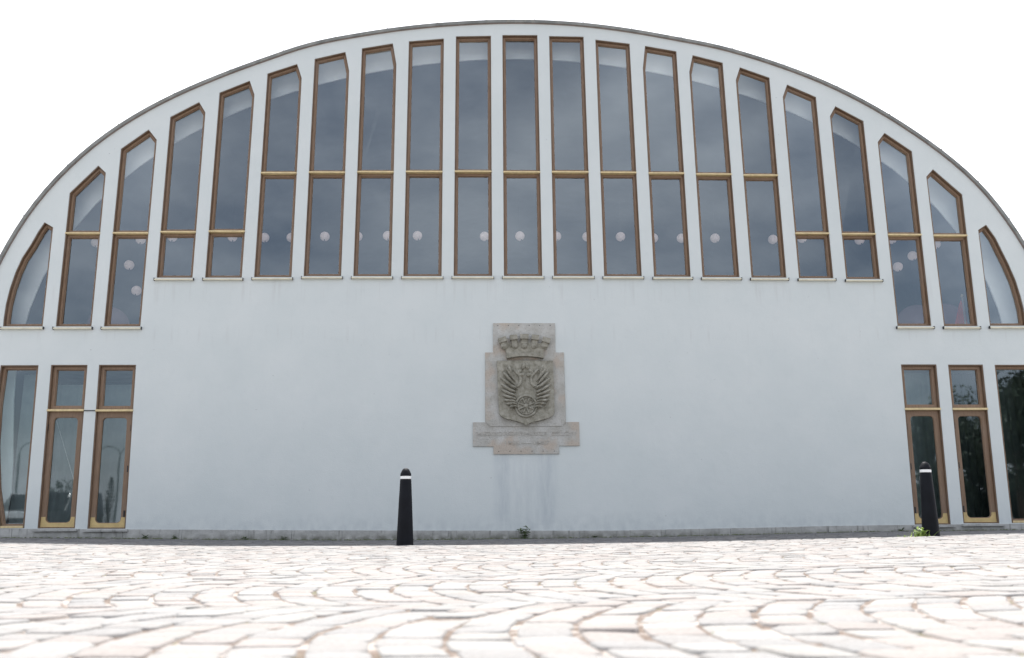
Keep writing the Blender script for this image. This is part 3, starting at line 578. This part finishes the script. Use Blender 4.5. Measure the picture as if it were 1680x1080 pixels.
for k, (x, hh, lab) in enumerate([(-6.34, .12, 'small green weed at the plinth nearest the left glazed doors'), (-5.79, .09, 'second small weed at the plinth, counted from the left glazed doors'), (-4.47, .08, 'tiny weed at the plinth between the left doors and the bollard'), (-3.76, .06, 'faint tiny weed at the plinth, nearest left of the bollard'), (8.03, .06, 'tiny weed at the plinth beside the right glazed doors'), (2.1, .05, 'tiny tuft at the plinth just right of the tall weed')]):
    m = MB(); blades(m, 16, .05, hh*.8, .010, seed=20+k); leafy(m, 1, hh*.8, 30+k)
    o = m.build('weed', M_WEED); o.location = (x, -.05, float(h(x))-.01); tag(o, lab, 'weed', 'weeds along the foot of the wall')
m = MB(); R = random.Random(5)
for k in range(900):
    x = R.uniform(-9, 10.5); m.ell((x, -.045-R.uniform(0, .05), float(h(x))-.002), (R.uniform(.01, .035), .014, R.uniform(.006, .022)), 0, 5, 3)
tag(m.build('moss', M_MOSS), kind='stuff', label='dark moss in the joint between the plinth and the paving')
# green shoots and grit in the paving joints
m = MB(); R = random.Random(8)
for k in range(70):
    d_ = R.uniform(1.6, 9)**1; x0 = R.uniform(-.62, .64)*d_; y0 = -17.5+d_; mm = MB(); blades(mm, 7, .02, .014, .004, seed=k, upright=.3); m.add([(a+x0, b+y0, c+float(h(x0))-.012) for a, b, c in mm.v], mm.f)
tag(m.build('joint_moss', leafmat('joint_shoots', (.16, .2, .05), (.3, .34, .12))), kind='stuff', label='small green shoots growing in the joints of the paving')

# ---------------------------------------------------------------- inside the hall
LL = {}
def lantern_label(x, z):
    i = min(range(21), key=lambda j: abs((WP[j][2][0]+WP[j][2][1])/2 - x*17.5/22)); return i
ords = ['first', 'second', 'third', 'fourth', 'fifth', 'sixth', 'seventh', 'eighth', 'ninth', 'tenth', 'eleventh', 'twelfth', 'thirteenth', 'fourteenth', 'fifteenth', 'sixteenth', 'seventeenth', 'eighteenth', 'nineteenth', 'twentieth', 'twenty-first', 'twenty-second', 'twenty-third', 'twenty-fourth', 'twenty-fifth']
row = sorted([p for p in LANTERNS if p[1] > 7.28]); lows = [p for p in LANTERNS if p[1] <= 7.28]
proto = thing('globe_lamp', 'x', 'hanging lamp'); m = MB(); m.ell((0, 0, 0), (.108, .108, .108), 0, 24, 16); m.build('shade', M_LAMP, proto, smooth=True)
m = MB(); m.tube([(0, 0, .11), (0, 0, .9)], .003, 5); m.build('cord', M_DARK, proto)
m = MB(); m.tube([(0, -.05, -.125), (0, -.05, -.08)], .012, 8); m.build('socket', M_DARK, proto)
first = True
for k, (x, z) in enumerate(row+lows):
    if first: o = proto; first = False
    else:
        o = proto.copy(); C.objects.link(o)
        for ch in list(proto.children): d = ch.copy(); C.objects.link(d); d.parent = o
    o.location = (x*.8955, 2.2, (z-.268)*.8955+.268); o.rotation_euler = (0, 0, random.uniform(0, 1))
    if k < len(row): o['label'] = 'pale pink globe lamp behind the windows, %s from the left in the long level row' % ords[k]
    else: o['label'] = {0: 'pink globe lamp hanging low behind the third window from the left, the higher of two', 1: 'lowest pink globe lamp, behind the third window from the left', 2: 'pink globe lamp hanging below the row behind a right-hand window, farther right of two', 3: 'lowest pink globe lamp on the right, close to a window frame'}.get(k-len(row), 'pink globe lamp hanging below the row behind the second window from the right')
    o['group'] = 'globe lamps hanging in the hall'
for (x, z), lab in zip(BIGL, ('big dusky rose dome lamp low behind the third window from the left', 'big dusky rose dome lamp low behind the third window from the right', 'big dusky rose dome lamp low behind the second window from the right')):
    r = thing('dome_lamp', lab, 'hanging lamp', (x, 3.0, z), 'big dome lamps in the hall')
    m = MB(); m.ell((0, 0, 0), (.46, .46, .46), 0, 32, 20); m.build('shade', M_DOME, r, smooth=True); m = MB(); m.tube([(0, 0, .45), (0, 0, 2.2)], .006, 6); m.build('cord', M_DARK, r)
fl = thing('flag', 'red flag on a pole with a gilt ball, behind the second window from the right', 'flag', (10.73, 1.7, 3.62))
m = MB(); m.tube([(0, 0, 0), (.0, 0, 1.58)], .018, 10); m.build('pole', simple('pale_pole', (.6, .58, .52), .4), fl)
m = MB(); m.ell((0, 0, 1.61), (.045, .045, .045), 0, 16, 10); m.build('ball', simple('gilt', (.7, .6, .4), .2, .8), fl, smooth=True)
m = MB(); V_ = []; F_ = []
for i in range(15):
    for k in range(9):
        t_ = i/14; s_ = k/8; wd_ = .05+.30*t_**.9; V_.append((.015-(wd_*1.15)*(s_)+.10*t_*(1-s_), .02+.035*math.sin(s_*14+t_)*t_, 1.50-1.15*t_))
for i in range(14):
    for k in range(8): F_.append((i*9+k, i*9+k+1, (i+1)*9+k+1, (i+1)*9+k))
m.add(V_, F_); m.build('cloth', M_RED, fl, smooth=True)
def curtain(x0, x1, z0, z1, y, mat, lab, amp=.035, fr_=38):
    m = MB(); n_ = int((x1-x0)/.012); R = random.Random(int(x0*100)); v = []; 
    for i in range(n_+1):
        x = x0+(x1-x0)*i/n_; o_ = amp*math.sin(x*fr_+2*math.sin(x*3.1))*(.6+.4*math.sin(x*7))
        v += [(x, y+o_, z0), (x+.01*math.sin(x*9), y+o_*.8, z1)]
    m.add(v, [(2*i, 2*i+2, 2*i+3, 2*i+1) for i in range(n_)]); o = m.build('curtain', mat, smooth=True); tag(o, lab, 'curtain', 'curtains behind the ground floor glass'); return o
curtain(-9.66, -9.42, .13, 3.3, .62, M_PLASTER, 'narrow white curtain edge at the far left of the leftmost ground floor window', .02)
curtain(-9.27, -8.72, .13, 3.3, .70, M_CURT, 'grey folded curtain filling the leftmost ground floor window')
curtain(-8.68, -7.80, .13, 3.1, .75, M_CURT, 'grey curtain behind the glazed door on the far left')
curtain(-7.76, -6.70, .13, 3.1, .75, M_CURT, 'grey curtain behind the second glazed door from the left')
curtain(8.40, 9.30, .13, 3.3, .75, M_CURT, 'grey curtain behind the glazed door next to the right-hand bollard')
curtain(9.40, 10.20, .13, 3.3, .75, M_CURT2, 'dark curtain behind the last glazed door on the right')
curtain(10.24, 10.34, .13, 3.3, .45, M_PLASTER, 'thin pale curtain edge at the right of the last glazed door on the right', .01)
curtain(10.50, 11.25, .13, 3.3, .75, M_CURT2, 'dark curtain filling the rightmost ground floor window')
o = MB().tube([(-8.435+.0, .4, 2.40), (-7.94, .4, 1.12)], .008, 6).build('cord', M_WHITE); tag(o, 'thin white cord slanting behind the glass of the leftmost door', 'cord')

# ---------------------------------------------------------------- across the square, seen only as reflections in the glass
def crown(mb, c, r, n, seed, leaf=.12, k_=40):
    R = random.Random(seed); cl_ = [(R.gauss(0, .45), R.gauss(0, .45), R.gauss(0, .42), R.uniform(.14, .42)) for _ in range(k_)]
    for _ in range(n):
        a = R.choice(cl_); v = Vector((R.gauss(0, 1), R.gauss(0, 1), R.gauss(0, 1))).normalized()*a[3]*R.uniform(.5, 1)
        p = Vector((c[0]+(a[0]+v.x)*r[0], c[1]+(a[1]+v.y)*r[1], c[2]+(a[2]+v.z)*r[2])); u = Vector((R.gauss(0, 1), R.gauss(0, 1), R.gauss(0, 1))).normalized()*leaf; w_ = u.cross(Vector((R.gauss(0, 1), R.gauss(0, 1), 1))).normalized()*leaf*.5
        mb.add([p-u, p+w_, p+u, p-w_], [(0, 1, 2, 3)])
def tree(x, y, hgt, r, lab, seed, cone=False):
    t_ = thing('tree', lab, 'tree', (x, y, .1), 'trees across the square')
    m = MB()
    if cone:
        R = random.Random(seed)
        for k in range(16):
            z_ = hgt*(.12+.86*k/15); rr_ = r*(1-k/15)**.8+.05
            for a in range(7):
                b_ = 6.28*a/7+R.uniform(-.3, .3); L_ = rr_*R.uniform(.5, 1.15)
                for q_ in range(9):
                    t2 = R.uniform(.1, 1); p = Vector((L_*t2*math.cos(b_), L_*t2*math.sin(b_), z_-.12*t2*L_+R.uniform(-.05, .05))); u = Vector((R.gauss(0, 1), R.gauss(0, 1), R.gauss(0, .4))).normalized()*.07; w_ = Vector((-u.y, u.x, .02)).normalized()*.03; m.add([p-u, p+w_, p+u, p-w_], [(0, 1, 2, 3)])
    else: crown(m, (0, 0, hgt*.6), (r, r, hgt*.42), 14000 if hgt > 5 else 1500, seed, .12 if hgt > 5 else .07, 46 if hgt > 5 else 22)
    m.build('crown', M_LEAF, t_)
    m = MB(); m.tube([(0, 0, -.1), (.05, 0, hgt*.3), (-.1, .1, hgt*.6)], [.027*hgt, .02*hgt, .008*hgt], 10)
    for a in (0, 2.1, 4.2): m.tube([(0, 0, hgt*.3), (r*.3*math.cos(a), r*.3*math.sin(a), hgt*.5), (r*.6*math.cos(a), r*.6*math.sin(a), hgt*.7)], [.011*hgt, .007*hgt, .003*hgt], 8)
    m.build('trunk', M_BARK, t_)
tree(24.3, -22.5, 8.2, 3.3, 'tall dark tree mirrored in the rightmost ground floor window', 1)
tree(22.6, -25.5, 5.6, 2.0, 'dark tree mirrored in the last glazed door on the right', 2)
tree(29.5, -26, 9.5, 3.4, 'large dark tree at the far right across the square', 3)
tree(-23.3, -34, 2.9, 1.3, 'small bushy tree mirrored in the far left glazed door', 4)
tree(-18.2, -28, 2.7, .45, 'slim young conifer mirrored in the second glazed door from the left', 6, True)
tree(-25.8, -28, 3.6, 1.0, 'shrubby tree mirrored in the leftmost ground floor window', 7)
m = MB()
for k in range(9): crown(m, (14.5+k*1.7, -24.5-.2*k, 1.1), (1.3, .9, 1.2), 2600, 40+k, .13)
tag(m.build('hedge', M_LEAF), 'long dark hedge mirrored low in the right-hand glazed doors', 'hedge')
M_POST = simple('grey_green_lamp_post', (.10, .12, .115), .5, .2)
def lamp(x, y, hgt, arms_, lab):
    r = thing('street_lamp', lab, 'street lamp', (x, y, .1), 'street lamps across the square')
    m = MB(); m.tube([(0, 0, 0), (0, 0, hgt)], [.06, .04], 10); m.build('post', M_POST, r)
    for s_ in arms_:
        m = MB(); m.tube([(s_*.55*(1-math.cos(a)), 0, hgt+.5*math.sin(a)) for a in [math.pi*k/12 for k in range(12)]], .025, 8); m.build('arm', M_POST, r)
        m = MB(); m.lathe([(.05, hgt-.12), (.22, hgt-.22), (.2, hgt-.26), (.02, hgt-.27)], s_*1.08, 0, 16); m.build('lamp_head', M_WHITE, r)
lamp(-22.7, -27.3, 3.85, (1,), 'single armed street lamp mirrored in the leftmost ground floor window')
lamp(-17.6, -27.3, 3.65, (-1, 1), 'double armed street lamp mirrored in the second glazed door from the left')
def van(x, y, paint, lab):
    r = thing('van', lab, 'van', (x, y, .1), 'vans parked across the square')
    m = MB(); m.add([(a, b, c) for b, sc in ((-2.4, 1), (1.4, 1), (2.0, .97), (2.4, .93)) for a, c in ((-.95*sc, .3), (-.97*sc, .95), (-.9*sc, 1.45 if b < 1.9 else .98), (-.78*sc, 1.95 if b < 1.3 else (1.9 if b < 1.9 else 1.0)), (.78*sc, 1.95 if b < 1.3 else (1.9 if b < 1.9 else 1.0)), (.9*sc, 1.45 if b < 1.9 else .98), (.97*sc, .95), (.95*sc, .3))],
        [(j*8+i, j*8+(i+1) % 8, (j+1)*8+(i+1) % 8, (j+1)*8+i) for j in range(3) for i in range(8)]+[tuple(range(8)), tuple(range(31, 23, -1))]); m.build('body', paint, r, bevel=.06)
    MB().box(-.75, .75, 2.36, 2.42, .98-.5, .7).build('bumper', M_DARK, r, bevel=.02)
    m = MB(); m.add([(-.72, 1.47, 1.86), (.72, 1.47, 1.86), (.82, 2.07, 1.1), (-.82, 2.07, 1.1)], [(0, 1, 2, 3)]); m.build('windscreen', M_BOLL, r)
    for sx_ in (-1, 1):
        MB().box(sx_*.72-.12, sx_*.72+.12, 2.2, 2.3, .72, .9).build('headlight', M_WHITE, r, bevel=.02)
        for sy_ in (-1.5, 1.6):
            m = MB(); m.tube([(sx_*.8-.11, sy_, .3), (sx_*.8+.11, sy_, .3)], .33, 20); m.build('wheel', M_DARK, r)
van(-19.75, -26.6, simple('dark_car_paint', (.02, .022, .025), .25), 'dark van mirrored in the far left glazed door')
van(-22.1, -28.6, simple('silver_car_paint', (.5, .51, .52), .3, .3), 'silver van beside the dark van, mirrored in the far left glazed door')
